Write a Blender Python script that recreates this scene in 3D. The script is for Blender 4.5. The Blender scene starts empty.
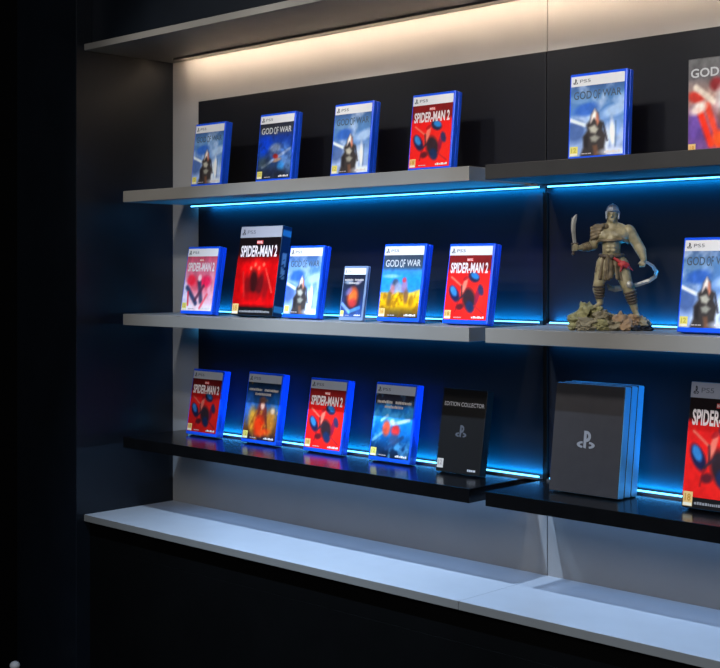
import bpy, bmesh, math, random
import numpy as np
from mathutils import Vector, Matrix, noise

S = bpy.context.scene
COL = S.collection
EYE = 1.45                      # camera height above the floor
PSI = math.acos(0.719); SN = math.sin(PSI); CS = math.cos(PSI)
VX, HY, K = -970.0, 271.0, 1850.0
F = K * SN

# ------------------------------------------------------------------ measuring helpers
def x_at(px, Y):
    return -(K / (px - VX) - CS) * Y / SN
def z_at(px, py, Y):
    return EYE - (py - HY) / (px - VX) * Y / SN

# ------------------------------------------------------------------ materials
def lin(c):
    c = np.asarray(c, dtype=float)
    return np.where(c <= 0.04045, c / 12.92, ((c + 0.055) / 1.055) ** 2.4)
def s255(r, g, b):
    v = lin(np.array([r, g, b]) / 255.0)
    return (float(v[0]), float(v[1]), float(v[2]))

MATS = {}
def mat(name, color, rough=0.5, metal=0.0, spec=0.5, var=0.0, scale=30.0, bump=0.0, coat=0.0, emit=None, estr=0.0, attr=False):
    m = bpy.data.materials.new(name); m.use_nodes = True
    nt = m.node_tree; b = nt.nodes['Principled BSDF']
    b.inputs['Base Color'].default_value = (*color, 1)
    b.inputs['Roughness'].default_value = rough
    b.inputs['Metallic'].default_value = metal
    b.inputs['Specular IOR Level'].default_value = spec
    b.inputs['Coat Weight'].default_value = coat
    b.inputs['Coat Roughness'].default_value = 0.12
    tc = nt.nodes.new('ShaderNodeTexCoord')
    if attr:
        a = nt.nodes.new('ShaderNodeAttribute'); a.attribute_name = 'Col'
        nt.links.new(a.outputs['Color'], b.inputs['Base Color'])
    elif var > 0:
        n = nt.nodes.new('ShaderNodeTexNoise'); n.inputs['Scale'].default_value = scale; n.inputs['Detail'].default_value = 5
        r = nt.nodes.new('ShaderNodeValToRGB')
        r.color_ramp.elements[0].position = 0.3; r.color_ramp.elements[1].position = 0.7
        r.color_ramp.elements[0].color = (*[c * (1 - var) for c in color], 1)
        r.color_ramp.elements[1].color = (*[min(1, c * (1 + var)) for c in color], 1)
        nt.links.new(tc.outputs['Object'], n.inputs['Vector'])
        nt.links.new(n.outputs['Fac'], r.inputs['Fac']); nt.links.new(r.outputs['Color'], b.inputs['Base Color'])
    if bump > 0:
        n2 = nt.nodes.new('ShaderNodeTexNoise'); n2.inputs['Scale'].default_value = scale * 4; n2.inputs['Detail'].default_value = 4
        bp = nt.nodes.new('ShaderNodeBump'); bp.inputs['Strength'].default_value = bump; bp.inputs['Distance'].default_value = 0.002
        nt.links.new(tc.outputs['Object'], n2.inputs['Vector'])
        nt.links.new(n2.outputs['Fac'], bp.inputs['Height']); nt.links.new(bp.outputs['Normal'], b.inputs['Normal'])
    if emit:
        b.inputs['Emission Color'].default_value = (*emit, 1); b.inputs['Emission Strength'].default_value = estr
    MATS[name] = m
    return m

M_WALL = mat('dark_room_paint', (0.004, 0.0042, 0.005), 0.7, spec=0.2, var=0.15, scale=6)
M_FLOOR = mat('dark_floor', (0.006, 0.006, 0.006), 0.5, spec=0.3, var=0.3, scale=12)
M_BACK = mat('pale_grey_laminate', (0.315, 0.315, 0.318), 0.55, var=0.03, scale=8)
M_GREY = mat('grey_lacquer', (0.23, 0.218, 0.198), 0.45, var=0.04, scale=14)
M_LEDGE = mat('white_lacquer', (0.53, 0.53, 0.54), 0.35, var=0.03, scale=14)
M_BLK = mat('black_gloss_lacquer', (0.0045, 0.0045, 0.005), 0.2, spec=0.5, var=0.15, scale=20)
M_CHAR = mat('charcoal_lacquer', (0.030, 0.029, 0.029), 0.45, var=0.1, scale=20)
M_PANEL = mat('black_back_laminate', (0.0062, 0.0070, 0.0105), 0.45, spec=0.28, var=0.12, scale=10)
M_PIER = mat('black_side_laminate', (0.005, 0.0075, 0.012), 0.40, spec=0.40, var=0.15, scale=8)
M_CAB = mat('black_cabinet', (0.0022, 0.0022, 0.0022), 0.6, spec=0.12, var=0.2, scale=8)
M_ALU = mat('anodised_channel', (0.35, 0.36, 0.38), 0.35, metal=0.9)
M_LED = mat('blue_led_diffuser', (0.1, 0.3, 0.6), 0.4, emit=(0.085, 0.48, 1.0), estr=7.0)
M_LEDLOW = mat('dim_blue_led_diffuser', (0.1, 0.3, 0.6), 0.4, emit=(0.06, 0.36, 1.0), estr=1.0)
M_WARM = mat('warm_led_diffuser', (0.8, 0.7, 0.6), 0.4, emit=(1.0, 0.76, 0.54), estr=64.0)
M_BLUE = mat('blue_case_plastic', (0.008, 0.105, 0.98), 0.28, spec=0.5, coat=0.3)
M_CLEAR = mat('grey_blue_case_plastic', (0.20, 0.27, 0.42), 0.2, spec=0.5, coat=0.3)
M_PRINT = mat('printed_paper', (1, 1, 1), 0.42, spec=0.25, attr=True)
M_NAVYBOX = mat('navy_box_card', (0.012, 0.05, 0.11), 0.4, spec=0.4)
M_BLKBOX = mat('black_box_card', (0.008, 0.0075, 0.0075), 0.5, spec=0.25, var=0.1, scale=40)
M_GREYBOX = mat('graphite_box_card', (0.048, 0.045, 0.048), 0.25, spec=0.5, var=0.06, scale=40)
M_EDGE = mat('led_tinted_edge', (0.22, 0.62, 0.95), 0.36, metal=0.3)  # blue glow of the light strips on the carton sides, put into the colour
M_STEEL = mat('grey_case_edge', (0.07, 0.07, 0.075), 0.4)
M_SILVER = mat('silver_print', (0.36, 0.37, 0.41), 0.35, metal=0.3)
M_POST = mat('pale_post_paint', (0.75, 0.75, 0.76), 0.5, var=0.05, scale=20)

# ------------------------------------------------------------------ mesh builder
class MB:
    def __init__(s): s.v = []; s.f = []; s.m = []; s.c = []
    def add(s, verts, faces, mi=0, cols=None, col=(1, 1, 1)):
        o = len(s.v); s.v += [tuple(p) for p in verts]
        s.f += [tuple(i + o for i in f) for f in faces]; s.m += [mi] * len(faces)
        s.c += [tuple(c) for c in cols] if cols is not None else [tuple(col)] * len(verts)
    def box(s, x0, x1, y0, y1, z0, z1, mi=0, bev=0.0, seg=2):
        bm = bmesh.new()
        bmesh.ops.create_cube(bm, size=1.0)
        for v in bm.verts:
            v.co = Vector((x0 + (v.co.x + .5) * (x1 - x0), y0 + (v.co.y + .5) * (y1 - y0), z0 + (v.co.z + .5) * (z1 - z0)))
        if bev > 0:
            bmesh.ops.bevel(bm, geom=list(bm.edges), offset=bev, segments=seg, affect='EDGES', profile=0.5)
        s.bm(bm, mi)
    def bm(s, bm, mi=0, mtx=None, col=(1, 1, 1)):
        bm.verts.index_update()
        vs = [(mtx @ v.co if mtx else v.co) for v in bm.verts]
        s.add(vs, [[v.index for v in f.verts] for f in bm.faces], mi, col=col); bm.free()
    def lathe(s, prof, n=24, mi=0, mtx=None):
        vs = []; fs = []
        for r, z in prof:
            for k in range(n):
                a = 2 * math.pi * k / n; vs.append(Vector((r * math.cos(a), r * math.sin(a), z)))
        for i in range(len(prof) - 1):
            for k in range(n):
                fs.append((i * n + k, i * n + (k + 1) % n, (i + 1) * n + (k + 1) % n, (i + 1) * n + k))
        fs.append(tuple(range(n))[::-1]); fs.append(tuple(range((len(prof) - 1) * n, len(prof) * n)))
        if mtx: vs = [mtx @ v for v in vs]
        s.add(vs, fs, mi)
    def capsule(s, p, q, r0, r1, mi=0, n=14, col=(1, 1, 1), flat=1.0):
        p = Vector(p); q = Vector(q); d = q - p; L = d.length
        z = d.normalized() if L > 1e-7 else Vector((0, 0, 1))
        x = z.orthogonal().normalized(); y = z.cross(x)
        rings = []
        for k in range(1, 5): a = -math.pi / 2 + k * math.pi / 8; rings.append((r0 * math.cos(a), r0 * math.sin(a)))
        for k in range(0, 4): a = k * math.pi / 8; rings.append((r1 * math.cos(a), L + r1 * math.sin(a)))
        vs = [p - z * r0]; fs = []
        for r, h in rings:
            for k in range(n):
                a = 2 * math.pi * k / n; vs.append(p + z * h + x * (r * math.cos(a)) + y * (r * math.sin(a) * flat))
        vs.append(q + z * r1)
        for k in range(n): fs.append((0, 1 + (k + 1) % n, 1 + k))
        for i in range(len(rings) - 1):
            for k in range(n):
                a = 1 + i * n; b = a + n
                fs.append((a + k, a + (k + 1) % n, b + (k + 1) % n, b + k))
        e = len(vs) - 1; a = 1 + (len(rings) - 1) * n
        for k in range(n): fs.append((a + k, a + (k + 1) % n, e))
        s.add(vs, fs, mi, col=col)
    def ell(s, c, rx, ry, rz, mi=0, rot=None, col=(1, 1, 1)):
        bm = bmesh.new(); bmesh.ops.create_uvsphere(bm, u_segments=18, v_segments=12, radius=1.0)
        m = Matrix.Translation(Vector(c)) @ (rot if rot else Matrix()) @ Matrix.Diagonal((rx, ry, rz, 1))
        s.bm(bm, mi, m, col)
    def build(s, name, mats, parent=None, smooth=False, color=False, loc=None):
        me = bpy.data.meshes.new(name); me.from_pydata(s.v, [], s.f)
        for m in (mats if isinstance(mats, (list, tuple)) else [mats]): me.materials.append(m)
        me.polygons.foreach_set('material_index', s.m)
        if smooth: me.polygons.foreach_set('use_smooth', [True] * len(s.f))
        if color:
            a = me.color_attributes.new('Col', 'FLOAT_COLOR', 'POINT')
            a.data.foreach_set('color', np.hstack([np.array(s.c, dtype=np.float32), np.ones((len(s.c), 1), np.float32)]).ravel())
        me.update()
        o = bpy.data.objects.new(name, me); COL.objects.link(o)
        if parent: o.parent = parent
        if loc: o.location = loc
        return o

def tag(o, label=None, cat=None, group=None, kind=None):
    if label: o['label'] = label
    if cat: o['category'] = cat
    if group: o['group'] = group
    if kind: o['kind'] = kind
    return o
def empty(name, loc, rot=(0, 0, 0)):
    o = bpy.data.objects.new(name, None); COL.objects.link(o); o.location = loc; o.rotation_euler = rot
    o.empty_display_size = 0.05
    return o
def baked(o, mods):
    """apply modifiers by evaluating, so the object is a plain mesh"""
    for t, kw in mods:
        m = o.modifiers.new(t, t)
        for k, v in kw.items(): setattr(m, k, v)
    dg = bpy.context.evaluated_depsgraph_get()
    me = bpy.data.meshes.new_from_object(o.evaluated_get(dg))
    o.modifiers.clear(); old = o.data; o.data = me; me.name = old.name
    return o

# ------------------------------------------------------------------ lettering (curve text -> polygons)
def text_geo(txt, x0, x1, z0, z1, y, bold=0.0):
    cu = bpy.data.curves.new('lettering', 'FONT'); cu.body = txt; cu.size = 1; cu.resolution_u = 3; cu.offset = bold
    o = bpy.data.objects.new('lettering', cu); COL.objects.link(o)
    dg = bpy.context.evaluated_depsgraph_get(); dg.update()
    me = bpy.data.meshes.new_from_object(o.evaluated_get(dg))
    co = np.array([v.co[:] for v in me.vertices]); fs = [tuple(p.vertices) for p in me.polygons]
    bpy.data.objects.remove(o); bpy.data.curves.remove(cu); bpy.data.meshes.remove(me)
    mn = co.min(0); mx = co.max(0)
    X = x0 + (co[:, 0] - mn[0]) / (mx[0] - mn[0]) * (x1 - x0)
    Z = z0 + (co[:, 1] - mn[1]) / (mx[1] - mn[1]) * (z1 - z0)
    return [(a, y, b) for a, b in zip(X, Z)], fs
def put_text(mb, txt, x0, x1, z0, z1, y, col, mi=0, bold=0.0):
    v, f = text_geo(txt, x0, x1, z0, z1, y, bold); mb.add(v, f, mi, col=col)
def quad(mb, x0, x1, z0, z1, y, col, mi=0):
    mb.add([(x0, y, z0), (x1, y, z0), (x1, y, z1), (x0, y, z1)], [(0, 1, 2, 3)], mi, col=col)
def emblem(mb, cx, z0, w, h, y, col, mi=0):
    """upright letter with a flat swoosh at its foot, as printed on the headers and the plain boxes"""
    def P(pts): mb.add([(cx + a * w, y, z0 + b * h) for a, b in pts], [tuple(range(len(pts)))], mi, col=col)
    P([(-.13, 0.02), (.02, -.03), (.02, 1.0), (-.13, 1.0)])
    out = []; inn = []
    for k in range(9):
        a = math.pi / 2 - k * math.pi / 8
        out.append((.02 + .24 * math.cos(a) * (1 if k < 9 else 0), .70 + .30 * math.sin(a) - .05 * k / 8))
        inn.append((.02 + .09 * math.cos(a), .70 + .13 * math.sin(a) - .03 * k / 8))
    for k in range(8): P([out[k], out[k + 1], inn[k + 1], inn[k]])
    for sgn in (-1, 1):
        n = 10; o_ = []; i_ = []
        for k in range(n + 1):
            t = k / n
            a = math.radians(100 + 160 * t) if sgn < 0 else math.radians(80 - 160 * t)
            o_.append((sgn * .13 + .37 * math.cos(a), .18 + .20 * math.sin(a)))
            i_.append((sgn * .13 + .20 * math.cos(a), .18 + .08 * math.sin(a)))
        for k in range(n): P([o_[k], o_[k + 1], i_[k + 1], i_[k]])

# ------------------------------------------------------------------ cover pictures, as coloured grids
GW, GH = 56, 72
U, V = np.meshgrid(np.linspace(0, 1, GW), np.linspace(0, 1, GH))
def C(*c): return np.array(c, float) / 255.0
def vnoise(seed, n=6, octv=3):
    r = np.random.RandomState(seed); out = np.zeros_like(U); amp = 1; tot = 0
    for o in range(octv):
        g = r.rand(n + 2, n + 2); x = U * n; y = V * n
        i = np.floor(x).astype(int); j = np.floor(y).astype(int); fx = x - i; fy = y - j
        fx = fx * fx * (3 - 2 * fx); fy = fy * fy * (3 - 2 * fy)
        v = (g[j, i] * (1 - fx) + g[j, i + 1] * fx) * (1 - fy) + (g[j + 1, i] * (1 - fx) + g[j + 1, i + 1] * fx) * fy
        out += v * amp; tot += amp; amp *= .55; n *= 2
    return out / tot
class Art:
    def __init__(s, stops):
        vs = [a for a, _ in stops]
        s.a = np.stack([np.interp(V, vs, [C(*c)[k] for _, c in stops]) for k in range(3)], -1)
    def mix(s, w, col):
        w = np.clip(w, 0, 1)[..., None]; s.a = s.a * (1 - w) + C(*col) * w; return s
    def blob(s, u, v, ru, rv, ang, col, soft=.35, op=1.0):
        a = math.radians(ang); du = (U - u); dv = (V - v) * 1.25
        x = (du * math.cos(a) + dv * math.sin(a)) / ru; y = (-du * math.sin(a) + dv * math.cos(a)) / (rv * 1.25)
        d = np.sqrt(x * x + y * y)
        return s.mix(np.clip((1 + soft / 2 - d) / soft, 0, 1) * op, col)
    def line(s, p, q, w, col, op=1.0):
        d = np.array(q, float) - np.array(p, float); L = (d ** 2).sum()
        t = np.clip(((U - p[0]) * d[0] + (V - p[1]) * d[1]) / L, 0, 1)
        dd = np.hypot(U - p[0] - t * d[0], (V - p[1] - t * d[1]) * 1.2)
        return s.mix(np.clip(1.5 - dd / w, 0, 1) * op, col)
    def poly(s, pts, col, soft=.03, op=1.0):
        d = np.full_like(U, 1e9); ins = np.zeros(U.shape, bool); n = len(pts)
        for k in range(n):
            (x0, y0), (x1, y1) = pts[k], pts[(k + 1) % n]
            L = (x1 - x0) ** 2 + (y1 - y0) ** 2 + 1e-9
            t = np.clip(((U - x0) * (x1 - x0) + (V - y0) * (y1 - y0)) / L, 0, 1)
            d = np.minimum(d, np.hypot(U - x0 - t * (x1 - x0), V - y0 - t * (y1 - y0)))
            c = ((y0 > V) != (y1 > V)); xi = x0 + (V - y0) * (x1 - x0) / (y1 - y0 if abs(y1 - y0) > 1e-9 else 1e-9)
            ins ^= c & (U < xi)
        sd = np.where(ins, d, -d)
        return s.mix(np.clip(.5 + sd / soft, 0, 1) * op, col)
    def grain(s, seed, amt, n=6):
        s.a = np.clip(s.a * (1 + amt * (vnoise(seed, n) - .5) * 2)[..., None], 0, 1); return s
    def clouds(s, seed, col, lo, hi, n=5, mask=None, op=1.0):
        w = np.clip((vnoise(seed, n, 4) - lo) / (hi - lo), 0, 1) * op
        return s.mix(w if mask is None else w * mask, col)

def art_snow(seed):            # pale winter range with a dark rock spire
    a = Art([(0, (150, 165, 200)), (.3, (150, 175, 215)), (.62, (95, 130, 180)), (.85, (95, 130, 170)), (1, (70, 95, 135))])
    a.clouds(seed, (225, 232, 245), .48, .75, 4, op=.55)
    a.blob(.15, .80, .22, .05, -8, (120, 150, 185), .6, .7)
    a.blob(.30, .66, .22, .09, 10, (52, 92, 170), .6, .75)
    a.blob(.85, .62, .25, .08, 15, (185, 205, 230), .7, .8)
    a.blob(.10, .36, .20, .16, 60, (70, 92, 140), .6, .8)
    a.line((.0, .53), (.28, .44), .030, (232, 240, 250), .95)
    a.line((.28, .44), (.42, .40), .020, (200, 214, 235), .6)
    a.blob(.80, .30, .05, .20, 4, (235, 240, 250), .6, .95)
    a.blob(.70, .22, .05, .20, -2, (215, 224, 242), .6, .9)
    a.line((.86, .10), (.86, .46), .012, (80, 100, 130), .6)
    a.poly([(.20, -.02), (.27, .14), (.25, .27), (.33, .36), (.31, .44), (.38, .50), (.40, .58), (.46, .66), (.53, .60), (.55, .50), (.63, .46), (.62, .36), (.69, .27), (.66, .12), (.72, -.02)], (62, 58, 58), .05)
    a.poly([(.39, .46), (.41, .57), (.46, .66), (.50, .60), (.50, .50), (.45, .53)], (240, 226, 220), .04)          # lit summit
    a.poly([(.50, .60), (.53, .57), (.55, .47), (.52, .42), (.49, .50)], (206, 138, 116), .04, .9)
    a.poly([(.36, .40), (.47, .43), (.54, .37), (.49, .31), (.40, .33)], (186, 184, 172), .04, .9)                  # snow shelves on the rock
    a.poly([(.39, .26), (.48, .29), (.57, .25), (.50, .19), (.42, .20)], (160, 160, 150), .04, .85)
    a.poly([(.44, .14), (.52, .15), (.56, .02), (.48, -.02)], (112, 84, 70), .04, .85)
    a.poly([(.28, .28), (.36, .31), (.35, .10), (.27, .14)], (40, 38, 42), .05, .8)
    a.line((.63, .44), (.71, .20), .018, (60, 60, 68), .85)
    a.blob(.85, .04, .25, .06, 0, (222, 228, 244), .8, .8)
    return a.grain(seed + 1, .10, 9)
def art_night(seed):
    a = Art([(0, (45, 50, 62)), (.25, (48, 66, 98)), (.5, (44, 84, 165)), (.75, (40, 66, 140)), (.87, (58, 62, 72)), (1, (45, 46, 52))])
    a.blob(.20, .60, .20, .18, 30, (30, 72, 190), .8, .8).blob(.85, .35, .18, .25, 20, (120, 155, 205), .8, .7)
    a.blob(.5, .54, .18, .09, 8, (140, 150, 165), .7, .8).blob(.5, .44, .25, .05, 5, (82, 96, 130), .8, .7)
    a.line((.15, .22), (.95, .52), .03, (170, 185, 215), .75)
    a.blob(.53, .40, .08, .045, -15, (150, 48, 42), .6, .9).blob(.58, .33, .12, .03, 15, (205, 165, 130), .8, .7)
    a.blob(.2, .30, .18, .10, 10, (70, 80, 82), .8, .7).blob(.70, .22, .10, .08, 20, (70, 150, 220), .8, .7)
    a.blob(.45, .08, .5, .10, 0, (40, 46, 58), .8, .8)
    return a.clouds(seed, (28, 40, 72), .5, .75, 7, op=.5).grain(seed, .2, 12)
def art_red(seed, dark=1.0, band=(112, 34, 34)):      # red field, navy capsules and thin arcs
    k = lambda c: tuple(v * dark for v in c)
    a = Art([(0, k((214, 48, 46))), (.5, k((222, 50, 48))), (.74, k((205, 44, 44))), (.80, k(band)), (1, k(band))])
    a.blob(.72, .30, .3, .3, 0, k((238, 62, 52)), 1.2, .6)
    a.blob(.63, .66, .14, .075, -25, k((38, 46, 70)), .4, .95).blob(.65, .68, .10, .045, -25, k((60, 130, 190)), .5, .9)
    a.blob(.20, .40, .10, .15, 35, k((30, 40, 72)), .4, .95).blob(.18, .44, .06, .09, 35, k((74, 140, 196)), .5, .9)
    a.blob(.56, .32, .15, .18, 20, k((46, 42, 48)), .5, .95).blob(.60, .20, .09, .10, 30, k((36, 52, 84)), .5, .9)
    a.blob(.42, .52, .05, .14, -18, k((238, 150, 130)), .6, .8).blob(.75, .38, .05, .14, -6, k((120, 40, 70)), .6, .8)
    a.line((.10, .66), (.36, .52), .018, k((225, 130, 110)), .8).line((.36, .52), (.38, .36), .02, k((70, 36, 44)), .8)
    a.line((.30, .30), (.46, .40), .02, k((60, 50, 60)), .8).line((.70, .22), (.92, .10), .016, k((150, 46, 54)), .8)
    a.line((.30, .28), (.26, .12), .016, k((150, 40, 44)), .8)
    a.blob(.82, .46, .06, .09, 20, k((44, 56, 88)), .5, .9).blob(.36, .20, .09, .05, 10, k((70, 36, 46)), .6, .85).blob(.44, .64, .07, .03, 30, k((150, 40, 46)), .6, .8)
    return a.grain(seed, .10, 10)
def art_pink(seed):
    a = Art([(0, (238, 220, 224)), (.2, (226, 180, 190)), (.5, (205, 80, 98)), (.66, (196, 110, 128)), (.82, (196, 120, 140)), (1, (170, 80, 98))])
    a.blob(.05, .3, .16, .34, 8, (214, 214, 236), .9, .9).blob(.9, .42, .1, .3, 0, (224, 176, 190), .8, .7)
    a.blob(.22, .56, .14, .10, 0, (214, 48, 66), .6, .8).blob(.72, .54, .18, .10, 0, (206, 44, 84), .7, .8)
    a.line((.12, .42), (.45, .14), .055, (44, 58, 86), .9).line((.50, .52), (.62, .18), .06, (56, 62, 84), .9)
    a.line((.65, .45), (.42, .20), .04, (86, 52, 70), .85).line((.16, .34), (.20, .10), .025, (190, 50, 66), .9)
    a.line((.80, .30), (.60, .05), .03, (214, 90, 104), .8).blob(.5, .60, .06, .06, 0, (240, 214, 214), .7, .8)
    return a.grain(seed, .14, 12)
def art_redbox(seed):
    a = Art([(0, (60, 14, 16)), (.05, (190, 24, 28)), (.35, (210, 22, 26)), (.6, (196, 22, 26)), (.70, (120, 18, 20)), (.76, (26, 14, 16)), (1, (18, 12, 14))])
    a.blob(.88, .35, .12, .4, 0, (150, 14, 18), .9, .8).blob(.06, .3, .12, .4, 0, (140, 16, 18), .9, .7)
    a.blob(.5, .52, .16, .16, 0, (222, 44, 40), .8, .8)
    a.blob(.46, .36, .11, .18, 6, (44, 18, 20), .6, .95).blob(.62, .32, .09, .18, -8, (70, 20, 24), .7, .9).blob(.32, .30, .08, .17, 10, (92, 20, 24), .8, .85)
    a.blob(.76, .26, .07, .16, -4, (112, 22, 26), .9, .8).blob(.44, .16, .2, .06, 0, (150, 20, 24), .9, .7)
    a.line((.72, .55), (.92, .22), .018, (206, 92, 78), .7).line((.18, .50), (.26, .16), .02, (170, 60, 54), .6)
    for k in range(4): a.blob(.36 + .10 * k, .56 + .05 * (k % 2), .03, .03, 0, (232, 120, 96), .8, .8)
    return a.grain(seed, .14, 11)
def art_egg(seed):
    a = Art([(0, (60, 84, 130)), (.3, (44, 60, 100)), (.7, (34, 40, 56)), (1, (30, 34, 46))])
    a.blob(.5, .42, .36, .30, 10, (46, 32, 40), .5, .9).blob(.5, .48, .22, .20, 0, (226, 108, 60), .8, .95)
    a.blob(.52, .33, .18, .10, 0, (150, 52, 58), .8, .8).blob(.30, .60, .16, .08, 30, (120, 120, 170), .8, .6)
    a.line((.05, .30), (.40, .12), .05, (150, 175, 215), .75).line((.40, .12), (.85, .22), .05, (96, 150, 196), .7)
    a.blob(.25, .82, .20, .05, 0, (150, 160, 170), .7, .7).blob(.72, .82, .16, .05, 20, (170, 160, 175), .7, .7)
    return a.grain(seed, .15, 10)
def art_desert(seed):
    a = Art([(0, (58, 52, 46)), (.10, (108, 88, 40)), (.20, (206, 160, 34)), (.36, (214, 170, 50)), (.42, (60, 130, 190)), (.62, (54, 140, 205)), (.74, (70, 130, 185)), (.80, (64, 80, 98)), (1, (58, 66, 78))])
    a.blob(.9, .38, .3, .05, 18, (226, 190, 84), .6, .9).blob(.12, .34, .2, .05, -6, (176, 132, 44), .7, .8)
    a.line((.26, .52), (.40, .48), .04, (112, 120, 150), .7)
    for u, v, ru, rv, c in ((.36, .56, .08, .06, (70, 72, 84)), (.45, .46, .11, .10, (150, 150, 170)), (.60, .50, .07, .12, (150, 120, 150)), (.58, .60, .05, .04, (180, 70, 80)), (.30, .44, .06, .08, (180, 120, 120)), (.66, .34, .06, .12, (110, 80, 62)), (.24, .30, .05, .12, (112, 92, 66)), (.46, .30, .09, .10, (226, 176, 30)), (.80, .26, .06, .10, (150, 112, 40))):
        a.blob(u, v, ru, rv, 0, c, .7, .9)
    a.clouds(seed, (120, 84, 30), .55, .75, 9, mask=(V < .4) * 1.0, op=.7)
    a.blob(.24, .66, .2, .03, 0, (180, 210, 235), .8, .6)
    return a.grain(seed, .14, 12)
def art_ember(seed):
    a = Art([(0, (34, 30, 50)), (.15, (90, 60, 40)), (.4, (120, 92, 62)), (.65, (44, 88, 140)), (.8, (30, 56, 92)), (1, (26, 40, 58))])
    a.blob(.10, .55, .14, .25, 0, (60, 110, 190), .9, .8).blob(.9, .60, .14, .2, 0, (40, 96, 160), .9, .8)
    a.blob(.25, .34, .11, .22, 8, (206, 152, 62), .8, .85).blob(.80, .34, .13, .24, -8, (190, 128, 60), .8, .85)
    a.blob(.50, .42, .13, .30, 0, (110, 46, 36), .7, .9).blob(.47, .25, .16, .16, 0, (216, 66, 36), .8, .95)
    a.blob(.52, .60, .06, .07, 0, (226, 180, 160), .7, .9).blob(.52, .70, .10, .05, 0, (120, 84, 70), .8, .8)
    a.line((.62, .55), (.72, .15), .03, (96, 44, 40), .8).line((.36, .50), (.20, .20), .03, (150, 92, 44), .8)
    a.blob(.60, .14, .2, .06, 10, (226, 84, 44), .9, .8).blob(.84, .52, .06, .05, 0, (220, 196, 170), .8, .8)
    return a.clouds(seed, (226, 160, 70), .58, .78, 8, op=.5).grain(seed, .2, 13)
def art_ocean(seed):
    a = Art([(0, (28, 34, 46)), (.12, (24, 46, 72)), (.35, (34, 98, 156)), (.6, (44, 128, 190)), (.8, (40, 100, 160)), (.86, (44, 46, 58)), (1, (40, 38, 48))])
    a.clouds(seed, (120, 190, 230), .5, .75, 6, op=.55)
    a.blob(.52, .64, .16, .08, 10, (96, 170, 225), .7, .8)
    a.line((.05, .26), (.45, .50), .03, (130, 180, 200), .7).line((.40, .14), (.80, .34), .035, (40, 66, 100), .85)
    a.blob(.36, .46, .10, .12, 0, (198, 88, 66), .6, .95).blob(.60, .44, .11, .09, 10, (196, 62, 60), .6, .95)
    a.line((.55, .54), (.92, .62), .035, (190, 204, 226), .85).line((.22, .58), (.36, .66), .03, (170, 200, 226), .8)
    a.blob(.58, .30, .13, .08, 0, (64, 80, 110), .7, .8).blob(.5, .56, .06, .05, 0, (226, 226, 236), .8, .8)
    return a.grain(seed, .16, 12)
def art_clash(seed):
    a = Art([(0, (120, 92, 140)), (.2, (110, 80, 130)), (.4, (150, 110, 120)), (.6, (180, 150, 140)), (.8, (100, 96, 98)), (1, (98, 98, 98))])
    a.blob(.10, .30, .14, .18, 0, (106, 82, 150), .7, .9).line((.18, .45), (.36, .10), .05, (224, 62, 42), .95)
    a.line((.30, .50), (.48, .12), .05, (206, 76, 56), .9).blob(.12, .60, .14, .06, -10, (176, 58, 50), .7, .9)
    a.blob(.16, .48, .14, .06, 20, (226, 210, 200), .7, .9).line((.12, .70), (.40, .54), .04, (222, 210, 196), .9)
    a.blob(.44, .72, .10, .07, 0, (120, 40, 44), .7, .9).blob(.60, .55, .16, .18, 0, (214, 206, 206), .6, .9)
    a.blob(.62, .36, .14, .12, 0, (96, 70, 58), .7, .9).blob(.55, .14, .18, .10, 10, (232, 92, 50), .7, .95)
    a.blob(.84, .40, .12, .3, 0, (150, 60, 56), .8, .8).blob(.80, .72, .1, .1, 0, (120, 130, 170), .8, .8)
    return a.grain(seed, .2, 12)

ARTS = dict(snow=art_snow, night=art_night, red=art_red, pink=art_pink, redbox=art_redbox, egg=art_egg, desert=art_desert,
            ember=art_ember, ocean=art_ocean, clash=art_clash)

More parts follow.
